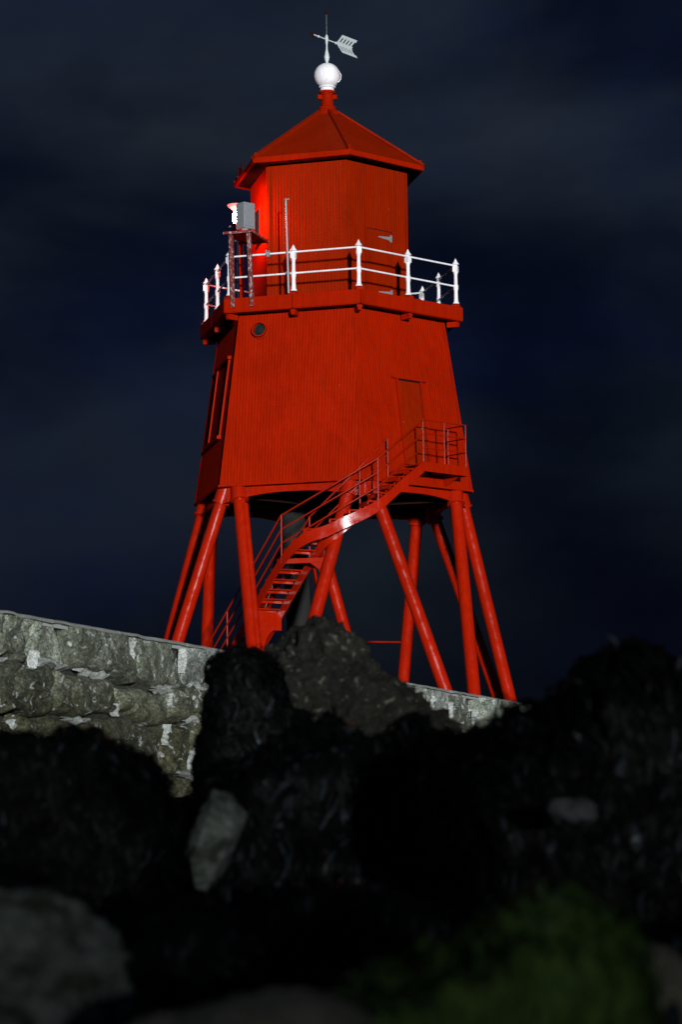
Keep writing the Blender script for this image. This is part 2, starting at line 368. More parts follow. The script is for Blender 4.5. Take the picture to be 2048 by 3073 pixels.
for k in range(5):
    s = -7.0 + rs.uniform(-.8, 0); row = []
    while s < 32.6:
        L = min(rs.uniform(1.0, 2.3), 33.6 - s)
        mb = stone(s, s + L, k, rs.uniform(-1, 1), rs.uniform(-1, 1), rs.uniform(-.11, .13), rs.uniform(0, 90))
        mb.build('stone', WALLST[rs.choice([0, 0, 1, 1, 2])], wall, 50)
        row.append(s); s += L
    starts[k] = row
# lumps of mortar squeezed out of the joints
mq = MB(); mlist = []
def mortar_run(pts, wd):
    # a crusty smear: a lumpy patch grid pressed over the joint
    mb = MB(); n_ = len(pts); m_ = 6; sd = rs.uniform(0, 99)
    vert = abs(pts[-1][0] - pts[0][0]) < .25
    for i, (s, z, o) in enumerate(pts):
        t = i / (n_ - 1); q = Vector((s * 5, z * 5, sd))
        rr = wd * (0.25 + 0.75 * math.sin(math.pi * (t * .9 + .05))) * max(.25, 1.0 + 1.3 * noise.noise(q))
        c_ = wd * .9 * noise.noise(q + Vector((7, 3, 1)))
        for j in range(m_ + 1):
            w = -1 + 2 * j / m_; e = 1 - w * w
            dz, ds = (0, (w * rr + c_)) if vert else (w * rr + c_, 0)
            l = noise.fractal(Vector((s * 9 + ds * 9, z * 9 + dz * 9, sd)), .8, 2.1, 3)
            mb.v.append(wp(s + ds + .02 * l, z + dz + .02 * l, o - .09 + e * (.12 + .05 * l)))
    mb.f = [(i * (m_ + 1) + j, i * (m_ + 1) + j + 1, (i + 1) * (m_ + 1) + j + 1, (i + 1) * (m_ + 1) + j) for i in range(n_ - 1) for j in range(m_)]
    return mb
for k in range(0, 4):
    for s0 in starts[k][2:]:
        if s0 > 29: break
        if rs.random() < 0.75:   # vertical joint
            h0 = course_z(s0, k); h1 = course_z(s0, k + 1); a, c = sorted((rs.uniform(0, 1), rs.uniform(0, 1)))
            if c - a < .35: c = min(1, a + .4)
            mortar_run([(s0 + rs.uniform(-.03, .03), h0 + (h1 - h0) * (a + (c - a) * q / 11), -0.04) for q in range(12)], rs.uniform(.04, .13)).build('mortar', MORTAR, wall, 60)
        for rep in range(rs.choice((0, 1, 1, 2))):   # along the bed joint
            L = rs.uniform(.4, 1.3); s1 = s0 + rs.uniform(-.3, .8)
            mortar_run([(s1 + L * q / 15, course_z(s1 + L * q / 15, k + 1), -0.05) for q in range(16)], rs.uniform(.03, .085)).build('mortar', MORTAR, wall, 60)
# thin coping of poured concrete
s = -8.0
while s < 32.4:
    L = min(rs.uniform(2.2, 3.4), 33.2 - s); mb = MB(); nq = 12
    for q in range(nq + 1):
        ss = s + 0.01 + (L - 0.02) * q / nq; w = 0.07 * noise.noise(Vector((ss * 1.9, 4, 4))); hz = 0.03 * noise.noise(Vector((ss * 2.3, 1, 4)))
        for o, z in ((-0.55, -0.05), (-0.01 + w, -0.050 + hz), (0.012 + w, -0.030 + hz), (-0.02 + w, -0.004 + hz * .4), (-0.55, 0.0)): mb.v.append(wp(ss, z, o))
    mb.f = [(q * 5 + j, q * 5 + (j + 1) % 5, (q + 1) * 5 + (j + 1) % 5, (q + 1) * 5 + j) for q in range(nq) for j in range(5)] + [(0, 1, 2, 3, 4), tuple(nq * 5 + j for j in range(5))]
    mb.build('coping', LIP, wall, 40); s += L

# ------------------------------------------------------------------ the lighthouse
LH = thing('lighthouse', (0, 0, -0.04), 'red six-sided lighthouse on splayed tubular legs with white railed gallery', 'lighthouse')
def corrugated(k, ap0, ap1, w0, w1, z0, z1, pitch=0.083, amp=0.0042):
    mb = MB(); n_ = nrm(k); t = tan_(k); steps = int(w0 / pitch * 6); cols = []
    for i in range(steps + 1):
        x = -w0 / 2 + w0 * i / steps
        zt = z1 if abs(x) <= w1 / 2 or w0 - w1 < 1e-6 else z1 - (z1 - z0) * (abs(x) - w1 / 2) / ((w0 - w1) / 2)
        zt = max(zt, z0 + .001)
        a = amp * math.sin(2 * math.pi * x / pitch)
        for z in (z0, zt):
            ap = ap0 + (ap1 - ap0) * (z - z0) / (z1 - z0) + a
            p = n_ * ap + t * x; mb.v.append(V(p.x, p.y, z))
    mb.f = [(2 * i, 2 * i + 2, 2 * i + 3, 2 * i + 1) for i in range(steps)]
    return mb
for k in range(6):
    kk = k - 2.5
    corrugated(kk, RB * C30, body_ap(4.6), RB, (RB + (RT - RB) * 4.6 / ZT), 0.0, 4.6).build('wall_panel', RED, LH, 80)
    corrugated(kk, RU * C30, RU * C30, RU, RU, 4.75, 8.70).build('cabin_wall_panel', RED_DULL, LH, 80)
for k in range(6):
    c = k - 2
    for (r0, z0, r1, z1, w) in ((RB + .022, -0.03, RB + (RT - RB) * 4.55 / ZT + .022, 4.55, .055), (RU + .022, 4.78, RU + .022, 8.68, .05)):
        mb = MB(); n_ = nrm(c); ta = tan_(c - .5) * -1; tb = tan_(c + .5); q = []
        for rr, z in ((r0, z0), (r1, z1)):
            P_ = n_ * rr
            for p in (P_ + ta * w * 1.6, P_, P_ + tb * w * 1.6, P_ - n_ * .05): q.append(V(p.x, p.y, z))
        mb.hexa(q); mb.build('corner_trim', RED if r0 > 3 else RED_DULL, LH)
for k in range(6):
    kk = k - 2.5
    for zz in (2.02,):
        if kk == .5: spans = ((-1.75, -.52), (.50, 1.75))
        elif kk == -1.5: spans = ((-1.75, -.70), (1.14, 1.75))
        else: spans = ((-1.75, 1.75),)
        for a_, c_ in spans:
            mb = MB(); mb.bar(onface(kk, body_ap(zz) + .008, a_, zz), onface(kk, body_ap(zz) + .008, c_, zz), .008, .018); mb.build('lap_joint', RED, LH)
# bottom edging, arched girders, floor
for k in range(6):
    kk = k - 2.5; n_ = nrm(kk); t = tan_(kk)
    mb = MB(); mb.bar(onface(kk, RB * C30 + .012, -RB / 2 + .02, -.02), onface(kk, RB * C30 + .012, RB / 2 - .02, -.02), .05, .05); mb.build('sill_strip', RED, LH)
    ap = RB * C30 - .20; w = ap / C30; N_ = 24; poly = []
    for i in range(N_ + 1):
        x = -w / 2 + w * i / N_; poly.append((x, -.02))
    for i in range(N_, -1, -1):
        x = -w / 2 + w * i / N_; e = abs(x) / (w / 2); poly.append((x, -.20 - .22 * max(0, e) ** 2.2))
    g = MB(); g.prism([onface(kk, ap, x, z) for x, z in poly], n_ * (-.05 * U)); gi = g.build('arched_girder', RED_LEG, LH)
    fl = MB(); pts = [onface(kk, ap + .03, -w / 2 + w * i / N_, -.21 - .22 * (abs(-1 + 2 * i / N_)) ** 2.2) for i in range(N_ + 1)]
    for a, c in zip(pts, pts[1:]): fl.bar(a, c, .09, .025)
    fl.build('flange', RED_LEG, gi)
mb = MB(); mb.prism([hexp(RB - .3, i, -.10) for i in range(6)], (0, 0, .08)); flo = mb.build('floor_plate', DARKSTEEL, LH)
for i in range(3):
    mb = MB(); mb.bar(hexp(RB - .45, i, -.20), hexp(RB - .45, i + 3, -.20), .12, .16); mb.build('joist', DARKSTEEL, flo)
# legs
QL = (3.635, .289, 4.832, .447); ZF = -5.75
def leg_ends(c, s):
    Rl, gt, Rf, gf = QL; sg = 1 if s > c else -1; nb, tb = nrm(s), tan_(s)
    tp = nrm(c) * Rl + tb * sg * gt; ft = nb * Rf - tb * sg * gf
    return V(tp.x, tp.y, 0.0), V(ft.x, ft.y, ZF)
LEGS = {}
for c in range(-2, 4):
    for s in (c - .5, c + .5):
        a, f = leg_ends(c, s); d = (f - a).normalized(); LEGS[(c, s)] = (a, f)
        mb = MB(); mb.tube(a + d * -.05, f, .150, .153, 20); lg = mb.build('leg', RED_LEG, LH, 40)
        mb = MB(); mb.lathe(a - d * .02, [(.19, 0), (.19, .36), (.215, .365), (.215, .41), (.16, .42)], 20, d); mb.build('collar', RED_LEG, lg, 40)
        mb = MB(); mb.lathe(f - d * .14, [(.17, 0), (.26, .02), (.26, .10), (.16, .12)], 18, d); mb.build('foot_plate', RED_LEG, lg, 40)
        if (c, s) == (-1, -.5):
            off = Vector((.125, -.09, 0)); mb = MB(); mb.tube(a + d * .5 + off, f + off, .075, .075, 12); mb.build('downpipe', RED_LEG, lg, 40)
def on_leg(key, z):
    a, f = LEGS[key]; t = (U * (z + DECK) - a.z) / (f.z - a.z); return a + (f - a) * t
mb = MB(); mb.tube(on_leg((3, 2.5), -3.55), on_leg((2, 2.5), -3.62), .022, .022, 8); mb.build('tie_rod', RED_LEG, LH, 40)
# gallery
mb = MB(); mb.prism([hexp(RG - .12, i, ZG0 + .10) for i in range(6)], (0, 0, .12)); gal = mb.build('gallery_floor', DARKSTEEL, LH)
for i in range(12):
    k0, k1 = -3 + i * .5, -2.5 + i * .5
    n_ = nrm(math.floor(k0) + .5); ri = RG - .24
    e = .004 if True else 0
    A0, A1 = hexp(RG, k0, ZG0), hexp(RG, k1, ZG0); B0, B1 = hexp(ri, k0, ZG0), hexp(ri, k1, ZG0); h = Vector((0, 0, U * (ZG1 - ZG0)))
    dd = (A1 - A0).normalized() * .006
    mb = MB(); mb.hexa([A0 + dd, A1 - dd, B1 - dd, B0 + dd, A0 + h + dd, A1 + h - dd, B1 + h - dd, B0 + h + dd]); mb.build('gallery_kerb', RED, LH, 40, 0.018)
for i in range(12):
    k = -3 + i * .5; kk = math.floor(k); n_ = nrm(k) if k == kk else nrm(k)
    p = hexp(RG - .28, k, ZG0 - .02); r_ = Vector((n_.x, n_.y, 0))
    mb = MB(); mb.box(p + Vector((0, 0, -.05)), .30, .10, .13, r_); mb.box(p + r_ * .12 + Vector((0, 0, -.02)), .05, .14, .06, r_); mb.build('bracket', RED, LH, None, 0.01)
    mb = MB(); mb.box(hexp(RP, k, ZG1 + .035), .20, .17, .08, r_)
    mb.build('post_base', RED, LH, None, 0.01)
H = U * (ZP1 - ZP0)
prof = [(.078, 0), (.078, .025), (.062, .045), (.052, .10), (.046, .30), (.060, .365 * 1.0), (.062, .40), (.062, .455), (.046, .475), (.042, .70), (.050, .74), (.062, .765), (.062, .785)]
def post_mesh(base, r_):
    mb = MB(); mb.lathe(base, prof, 14)
    mb.box(base + Vector((0, 0, .855)), .118, .118, .145, r_)
    mb.lathe(base + Vector((0, 0, .925)), [(.052, 0), (.046, .025), (.088, .035), (.082, .055), (.034, .115), (.036, .13), (.012, .165), (.004, .185)], 14)
    return mb
for i in range(12):
    k = -3 + i * .5; post_mesh(hexp(RP, k, ZP0), nrm(k)).build('railing_post', WHITE, LH, 50)
for i in range(12):
    k0, k1 = -3 + i * .5, -2.5 + i * .5
    for z in (6.055, 5.495):
        mb = MB(); mb.tube(hexp(RP, k0, z), hexp(RP, k1, z), .023, .023, 8); mb.build('rail', WHITE, LH, 50)
mb = MB(); p = onface(-.5, RP * C30, -.694, 6.06)
mb.box(p + Vector((0, -.02, 0)), .09, .07, .07, tan_(-.5)); mb.box(p + Vector((-.03, -.03, .02)), .025, .09, .11, tan_(-.5)); mb.box(p + Vector((.03, -.03, .0)), .02, .09, .13, tan_(-.5)); mb.box(p + Vector((0, -.03, -.05)), .06, .05, .06, tan_(-.5))
mb.build('rail_clamp', GALV, LH)
# roof
apx = V(0, 0, 10.66)
for k in range(6):
    c = k - 3; A, B = hexp(RE, c, ZE1), hexp(RE, c + 1, ZE1); tA, tB = hexp(.27, c, 10.56), hexp(.27, c + 1, 10.56)
    nn = (B - A).cross(tA - A).normalized(); nn = nn if nn.z > 0 else -nn
    mb = MB(); mb.hexa([A - nn * .03, B - nn * .03, tB - nn * .03, tA - nn * .03, A, B, tB, tA]); mb.build('roof_panel', RED_DULL, LH)
    mb = MB(); mb.bar(A + nn * .012, tA + nn * .012, .11, .055, nn + nrm(c) * .001)
    mb.lathe(A + (tA - A) * .035 + Vector((0, 0, .02)), [(.03, -.04), (.05, 0), (.03, .07), (.01, .085)], 10)
    mb.build('hip_cap', RED_DULL, LH)
    dd = (B - A).normalized()
    f0, f1 = hexp(RE + .015, c, ZE0), hexp(RE + .015, c + 1, ZE0); g0, g1 = hexp(RE - .06, c, ZE0), hexp(RE - .06, c + 1, ZE0); h = Vector((0, 0, U * (ZE1 - ZE0) + .012))
    mb = MB(); mb.hexa([f0, f1, g1, g0, f0 + h, f1 + h, g1 + h, g0 + h]); mb.build('fascia', RED, LH, None, 0.012)
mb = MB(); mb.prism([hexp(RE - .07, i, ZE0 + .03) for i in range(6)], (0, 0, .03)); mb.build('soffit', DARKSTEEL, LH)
mb = MB(); z = lambda q: U * (q + DECK)
mb.lathe((0, 0, z(10.44)), [(.34, 0), (.30, .06), (.205, .22), (.215, .25), (.165, .27), (.150, .30), (.148, .56), (.165, .57), (.165, .60), (.20, .605), (.20, .66)], 28); nk = mb.build('roof_vent', RED, LH, 40)
for a in (-70, 75):
    d_ = Vector((math.sin(R(a)), -math.cos(R(a)), 0)); mb = MB(); mb.box(Vector((0, 0, z(11.0))) + d_ * .2, .10, .06, .11, d_); mb.build('vent_lug', RED, nk)
# ball
mb = MB(); pr = [(.17, 0), (.17, .09), (.205, .095), (.215, .125)]
cz = z(11.609) - z(11.16); rr = .325
for i in range(2, 31):
    a = math.pi * i / 30.0
    if i < 5: continue
    pr.append((max(.012, rr * math.sin(a)), cz - rr * math.cos(a)))
mb.lathe((0, 0, z(11.16)), pr, 40); ball = mb.build('ball_finial', WHITE, LH, 40)
mb = MB(); mb.path([(.235, -.22, z(11.609) + .08), (.29, -.20, z(11.609) + .06), (.345, -.16, z(11.609) - .02), (.335, -.15, z(11.609) - .12), (.29, -.15, z(11.609) - .19), (.25, -.15, z(11.609) - .20)], .011, 8); mb.build('handle', WHITE, ball, 50)
# eave fixtures on the seaward side
for kf, al in ((-1.5, -.35), (-1.5, .15)):
    p = onface(kf, RE * C30 + .05, al, ZE0 + .14); mb = MB(); mb.box(p, .10, .08, .07, nrm(kf)); mb.tube(p + Vector((0, 0, .03)), p + Vector((0, 0, .14)), .045, .045, 12); mb.build('eave_lamp', DARKSTEEL, LH, 40)
# upper door
def face_box(k, apf, al0, al1, z0, z1, th, tilt=False):
    mb = MB(); q = []
    for o in (0, th / U):
        for al, zz in ((al0, z0), (al1, z0), (al1, z1), (al0, z1)):
            q.append(onface(k, (body_ap(zz) if tilt else apf) + .016 + o, al, zz))
    return mb.hexa(q)
face_box(.5, RU * C30 - .002, -.45, .50, 4.92, 6.985, .012).build('door_gap_shade', DARKSTEEL, LH)  # dark backing plate stands in for the shaded gap round the door
dr = face_box(.5, RU * C30, -.42, .47, 4.95, 6.95, .034).build('door', RED_DULL, LH)
face_box(.5, RU * C30 + .002, -.475, -.425, 4.95, 7.0, .03).build('jamb', RED_DULL, dr)
for zz in (6.78, 5.29):
    mb = MB(); mb.prism([onface(.5, RU * C30 + .05, al, q) for al, q in ((-.02, zz - .012), (.40, zz - .05), (.40, zz + .05), (-.02, zz + .012))], nrm(.5) * .012); mb.box(onface(.5, RU * C30 + .062, .435, zz), .05, .03, .17, tan_(.5)); mb.build('hinge', GALV, dr)
# upper window on the seaward face
wf = face_box(-1.5, RU * C30, -.25, .44, 6.95, 7.82, .045).build('window', RED, LH)
face_box(-1.5, RU * C30 + .053, -.19, .38, 7.02, 7.75, .004).build('pane', GLASS, wf)
mb = MB(); mb.bar(onface(-1.5, RU * C30 + .10, -.30, 6.92), onface(-1.5, RU * C30 + .10, .49, 6.92), .13, .04); mb.build('sill', RED, wf)
# porthole
def tilt_n(k): q = nrm(k) + Vector((0, 0, (RB - RT) * C30 / ZT)); return q.normalized()
pc = onface(-.5, body_ap(4.09) + .005, -1.0, 4.09); tn = tilt_n(-.5)
mb = MB(); mb.lathe(pc, [(.215, 0), (.215, .03), (.185, .045), (.185, .13), (.155, .13), (.150, .02)], 28, tn); ph = mb.build('porthole', RED, LH, 40)
mb = MB(); mb.lathe(pc + tn * .022, [(.152, 0), (.152, .012)], 28, tn); mb.build('glass', GLASS, ph, 40)
# lower door with hood and frame
face_box(.5, 0, -.425, .395, .48, 2.765, .003, True).build('door_gap_shade', DARKSTEEL, LH)  # dark plate again painted as the shade in the door gap
ld = face_box(.5, 0, -.40, .37, .50, 2.72, .014, True).build('entrance_door', RED_DULL, LH)
for al0, al1 in ((-.48, -.425), (.395, .45)): face_box(.5, 0, al0, al1, .48, 2.76, .06, True).build('jamb', RED, ld)
face_box(.5, 0, -.62, .58, 2.76, 2.83, .085, True).build('door_hood', RED, ld)
mb = MB(); mb.tube(onface(.5, body_ap(1.5) + .04, .27, 1.5), onface(.5, body_ap(1.5) + .09, .27, 1.5), .02, .02, 8); mb.build('handle', GALV, ld)
# big shuttered hatch on the shaded face
ht = face_box(-1.5, 0, -.60, 1.04, 1.50, 3.38, .010, True).build('hatch', RED, LH)
for al0, al1 in ((-.66, -.60), (1.04, 1.10)): face_box(-1.5, 0, al0, al1, 1.42, 3.46, .045, True).build('jamb', RED, ht)
face_box(-1.5, 0, -.78, 1.20, 3.46, 3.54, .09, True).build('lintel', RED, ht)
face_box(-1.5, 0, -.78, 1.20, 1.33, 1.42, .10, True).build('sill', RED, ht)

# ------------------------------------------------------------------ weather vane
zc_ = z(11.93)
wv = thing('weather_vane', (0, 0, zc_), 'pale metal arrow weather vane on the white ball', 'weather vane')
mb = MB(); mb.lathe((0, 0, zc_ - .01), [(.05, 0), (.055, .03), (.03, .05), (.03, .065), (.058, .14), (.068, .20), (.052, .28), (.024, .40), (.020, .50), (.034, .60), (.044, .68), (.036, .73), (.012, .775)], 18); mb.build('spindle', VANE, wv, 50)
mb = MB(); mb.tube((0, 0, zc_ + .74), (0, 0, z(13.36)), .007, .005, 6); mb.build('rod_stem', GALV, wv, 50); mb = MB(); mb.lathe((0, 0, z(13.34)), [(.012, 0), (.032, .03), (.018, .06), (.026, .10), (.004, .15)], 12); mb.build('lightning_rod', DARKSTEEL, wv, 50)
sh = Vector((.61, .79, 0)).normalized(); sz = z(12.64)
s0 = Vector((0, 0, sz))
mb = MB(); mb.tube(s0 - sh * .56, s0 + sh * .42, .018, .018, 8); mb.lathe(s0 + sh * .33, [(.018, 0), (.034, .03), (.018, .06)], 10, sh); mb.lathe(s0 - sh * .36, [(.018, 0), (.034, .03), (.018, .06)], 10, sh); mb.build('arrow_shaft', VANE, wv, 50)
mb = MB(); mb.prism([s0 - sh * .70, s0 - sh * .52 + Vector((0, 0, .09)), s0 - sh * .54, s0 - sh * .52 - Vector((0, 0, .09))], sh.cross(Vector((0, 0, 1))) * .02); mb.build('arrow_point', DARKSTEEL, wv)
side = sh.cross(Vector((0, 0, 1)))
for sg in (1, -1):   # two slotted fletches
    upv = (Vector((0, 0, 1)) * sg + side * .35).normalized(); mb = MB(); th = side * .012
    def pf(a, h): return s0 + sh * (.40 + a * .66) + upv * h
    slant = .12
    mb.prism([pf(0, 0), pf(.92, 0), pf(.95, .05), pf(.02, .05)], th)
    mb.prism([pf(.13, .17), pf(1.07, .17), pf(1.12, .24), pf(.20, .24)], th)
    n5 = 5
    for i in range(n5):
        a0 = .02 + .93 * i / n5; a1 = .02 + .93 * (i + .56) / n5
        mb.prism([pf(a0, .05), pf(a1, .05), pf(a1 + slant, .17), pf(a0 + slant, .17)], th)
    mb.build('arrow_fletch', VANE, wv)

# ------------------------------------------------------------------ galvanised pole on the gallery
p0, p1 = onface(-.5, RP * C30 + .10, -.109, 4.95), onface(-.5, RP * C30 + .10, -.161, 7.42)
po = thing('metal_pole', p0, 'thin upright galvanised pole tied to the white gallery railing', 'pole')
mb = MB(); mb.tube(p0, p1, .026, .024, 10); mb.build('shaft', GALV, po, 50)
mb = MB(); mb.box(p1 + Vector((.03, 0, .02)), .11, .05, .03, tan_(-.5)); mb.build('cap', GALV, po)
mb = MB(); mb.box(onface(-.5, RP * C30 + .05, -.13, 5.495), .08, .12, .05, tan_(-.5)); mb.build('clip', GALV, po)

# ------------------------------------------------------------------ signal lamp on its stand
sl = thing('signal_lamp', V(-2.3, -2.6, 4.85), 'glowing red signal lamp with grey box on tall flaking stand', 'signal lamp')
apo = RG * C30 + .05
sa0, sa1 = onface(-.5, apo, -1.61, 4.66), onface(-.5, apo, -1.66, 6.62)
sb0, sb1 = onface(-.5, apo, -1.09, 4.66), onface(-.5, apo, -1.165, 6.66)
sc0, sc1 = onface(-.5, apo - 1.15, -1.76, 4.92), onface(-.5, apo - 1.15, -1.79, 6.62)
for a, c, mt_ in ((sa0, sa1, FLAKE), (sb0, sb1, FLAKE), (sc0, sc1, RED)):
    mb = MB(); d_ = nrm(-.5); t_ = tan_(-.5)
    mb.bar(a, c, .085, .012, d_); 
    w = t_ * .04
    mb.bar(a + w - d_ * .04, c + w - d_ * .04, .012, .085, d_)
    mb.build('leg', mt_, sl)
pz = 6.66
mb = MB(); mb.prism([onface(-.5, apo + .06, -1.83, pz), onface(-.5, apo + .06, -1.03, pz), onface(-.5, apo - 1.22, -1.03, pz), onface(-.5, apo - 1.22, -1.83, pz)], (0, 0, .012)); pl = mb.build('platform', RED, sl)
for a, c in ((onface(-.5, apo + .06, -1.83, pz - .03), onface(-.5, apo + .06, -1.03, pz - .03)), (onface(-.5, apo - 1.22, -1.83, pz - .03), onface(-.5, apo - 1.22, -1.03, pz - .03)), (onface(-.5, apo + .06, -1.05, pz - .03), onface(-.5, apo - 1.22, -1.05, pz - .03))):
    mb = MB(); mb.bar(a, c, .05, .05); mb.build('edge_angle', FLAKE, pl)
bx_ax = Vector((math.sin(R(42)), -math.cos(R(42)), 0))
bc = onface(-.5, apo - .24, -1.325, 7.11)
mb = MB(); mb.box(bc, .30, .34, .62, bx_ax); bxo = mb.build('equipment_box', GALV, sl, None, 0.012)
mb = MB(); mb.box(bc + bx_ax * .158, .012, .26, .52, bx_ax); mb.build('door', GALV, bxo, None, 0.004)
mb = MB(); mb.box(onface(-.5, apo + .02, -1.24, pz + .04), .13, .07, .05, tan_(-.5)); mb.build('bracket', GALV, bxo)
lc = V(-2.475, -1.42, 0); lx, ly = lc.x, lc.y
mb = MB(); mb.lathe((lx, ly, z(6.95)), [(.06, 0), (.06, .12), (.085, .15), (.085, .20), (.055, .22)], 16); mb.box(Vector((lx - .11, ly, z(7.10))), .10, .04, .04); mb.tube((lx, ly, z(6.66)), (lx, ly, z(6.96)), .06, .09, 14); mb.build('lamp_base', BLACK, sl, 40)
mb = MB(); mb.lathe((lx, ly, z(7.21)), [(.052, 0), (.060, .03), (.060, .20), (.045, .25), (.02, .27)], 16); mb.build('lens', LAMP, sl, 40)
mb = MB(); mb.lathe((lx, ly, z(7.52)), [(.02, 0), (.05, .01), (.20, .13), (.205, .15), (.03, .155)], 20); mb.build('hood', HOOD, sl, 40)
mb = MB(); mb.path([V(-2.40, -1.95, 6.62), V(-2.42, -1.95, 6.2), V(-2.42, -1.95, 5.5), V(-2.40, -1.9, 4.95)], .012, 6); mb.build('cable', BLACK, sl, 50)

# ------------------------------------------------------------------ staircase
st = thing('iron_staircase', V(-1.1, -4.0, -5.7), 'red iron staircase winding up between the legs to the door', 'staircase')
def cat(p0, p1, p2, p3, t): return 0.5 * ((2 * p1) + (-p0 + p2) * t + (2 * p0 - 5 * p1 + 4 * p2 - p3) * t * t + (-p0 + 3 * p1 - 3 * p2 + p3) * t ** 3)
def spline(pts, per):
    P_ = [pts[0] * 2 - pts[1]] + pts + [pts[-1] * 2 - pts[-2]]; o = []
    for i in range(1, len(P_) - 2):
        for q in range(per): o.append(cat(P_[i - 1], P_[i], P_[i + 1], P_[i + 2], q / per))
    o.append(pts[-1].copy()); return o
outer = spline([V(2.37, -3.39, .41), V(1.75, -4.02, -.18), V(1.08, -4.45, -.78), (V(.02, -4.60, -1.30)), V(-1.10, -4.10, -1.86), V(-2.59, -1.78, -4.06), V(-3.72, -.02, -5.72)], 8)
inner = spline([V(1.87, -2.86, .41), V(1.32, -3.45, -.18), V(.80, -3.83, -.78), (V(.18, -3.98, -1.30)), V(-.42, -3.62, -1.86), V(-1.88, -1.33, -4.06), V(-3.02, .43, -5.72)], 8)
def stringer(pts, h, th):
    mb = MB(); n_ = len(pts); k = 0
    for i, p in enumerate(pts):
        d_ = (pts[min(i + 1, n_ - 1)] - pts[max(i - 1, 0)]); sdv = Vector((d_.y, -d_.x, 0)).normalized() * th / 2
        for q in (sdv, -sdv):
            for zz in (.06, .06 - h): mb.v.append(p + q + Vector((0, 0, zz)))
    for i in range(n_ - 1):
        a = i * 4; c = a + 4
        mb.f += [(a, c, c + 1, a + 1), (a + 2, a + 3, c + 3, c + 2), (a, a + 2, c + 2, c), (a + 1, c + 1, c + 3, a + 3)]
    mb.f += [(0, 1, 3, 2), ((n_ - 1) * 4, (n_ - 1) * 4 + 2, (n_ - 1) * 4 + 3, (n_ - 1) * 4 + 1)]
    return mb
stringer(outer, .27, .03).build('stringer', RED_LEG, st, 35)
stringer(inner, .27, .03).build('stringer', RED_LEG, st, 35)
# treads at even height steps
def at_z(pts, zz):
    for a, c in zip(pts, pts[1:]):
        if a.z >= zz >= c.z: return a + (c - a) * ((a.z - zz) / max(1e-6, a.z - c.z))
    return pts[-1]
zz = outer[0].z - .19; zs = []
while zz > .1: zs.append(zz); zz -= .205
for q in zs:
    a, c = at_z(outer, q), at_z(inner, q); a2, c2 = at_z(outer, q - .15), at_z(inner, q - .15); a2.z = a.z; c2.z = c.z
    w = (c - a) * .02
    mb = MB(); mb.hexa([a + w, c - w, c2 - w, a2 + w] + [x + Vector((0, 0, .03)) for x in (a + w, c - w, c2 - w, a2 + w)]); tr = mb.build('tread', RED, st)
    mb = MB(); mb.hexa([a2 + w - Vector((0, 0, .06)), c2 - w - Vector((0, 0, .06)), (c2 - w) + (c - c2) * .12 - Vector((0, 0, .06)), a2 + w + (a - a2) * .12 - Vector((0, 0, .06))] + [a2 + w - Vector((0, 0, .002)), c2 - w - Vector((0, 0, .002)), (c2 - w) + (c - c2) * .12 - Vector((0, 0, .002)), a2 + w + (a - a2) * .12 - Vector((0, 0, .002))]); mb.build('nosing', RED_LEG, tr)
# platform at the door
pa = 4.10; ai = body_ap(.45) + .02
mb = MB(); mb.prism([onface(.5, ai, -.55, .40), onface(.5, pa, -.55, .40), onface(.5, pa, 1.02, .40), onface(.5, ai, 1.02, .40)], (0, 0, .03)); plat = mb.build('landing', RED, st)
for (x0, x1, b0, b1) in ((pa + .01, pa + .01, -.57, 1.04), (ai, pa - .02, 1.03, 1.03)):
    mb = MB(); mb.bar(onface(.5, x0, b0, .33), onface(.5, x1, b1, .33), .03, .22); mb.build('edge_beam', RED, plat)
for al in (-.45, .90):
    mb = MB(); mb.prism([onface(.5, ai, al, .36), onface(.5, pa - .05, al, .36), onface(.5, pa - .05, al, .26), onface(.5, ai + .05, al, -.02)], tan_(.5) * .03); mb.build('bracket', RED, plat)
def rail_tube(pts, r): return MB().path(pts, r, 7)
posts = [(pa, -.54), (pa, .22), (pa, 1.0)]
for a_, al in posts + [(ai + .12, 1.0)]:
    mb = MB(); mb.tube(onface(.5, a_, al, .24), onface(.5, a_, al, 1.55), .016, .016, 7); mb.build('baluster', RED_RAIL, st, 50)
for zq in (1.54, 1.19, .82):
    mb = rail_tube([onface(.5, pa, -.54, zq), onface(.5, pa, 1.0, zq), onface(.5, ai + .06, 1.0, zq)], .015); mb.build('handrail', RED_RAIL, st, 50)
UPZ = Vector((0, 0, 1))
hr = 1.0
for path_, ids, lv in ((outer, (0, 15, 33), (1.0, .68, .36)), (inner, (6, 17, 33), (1.0, .62))):
    for lvq in lv:
        pts = [path_[q] + UPZ * lvq for q in ((0, 8, 15, 33, 48) if path_ is outer else (6, 17, 33, 48))]
        rail_tube(pts, .021 if lvq > .9 else .018).build('handrail', RED_RAIL, st, 50)
    nn_ = len(path_)
    for i in ids + (41, 46):
        p = path_[min(i, nn_ - 1)]
        mb = MB(); mb.tube(p - UPZ * .12, p + UPZ * 1.01, .020, .020, 7); mb.build('baluster', RED_RAIL, st, 50)
# bracket arms off the leg beside the mid corner
lgk = (0, -.5)
mb = MB(); mb.bar(on_leg(lgk, -3.15), at_z(inner, z(-1.95)) - UPZ * .20, .05, .12); mb.build('brace', RED, st)
mb = MB(); a = on_leg(lgk, -2.1); c = at_z(outer, z(-2.0)) - UPZ * .12; mb.bar(a, c, .05, .11); mb.prism([a, a + (c - a) * .5, a + (c - a) * .25 - UPZ * .2, on_leg(lgk, -2.75)], (0, .02, 0)); mb.build('brace', RED, st)
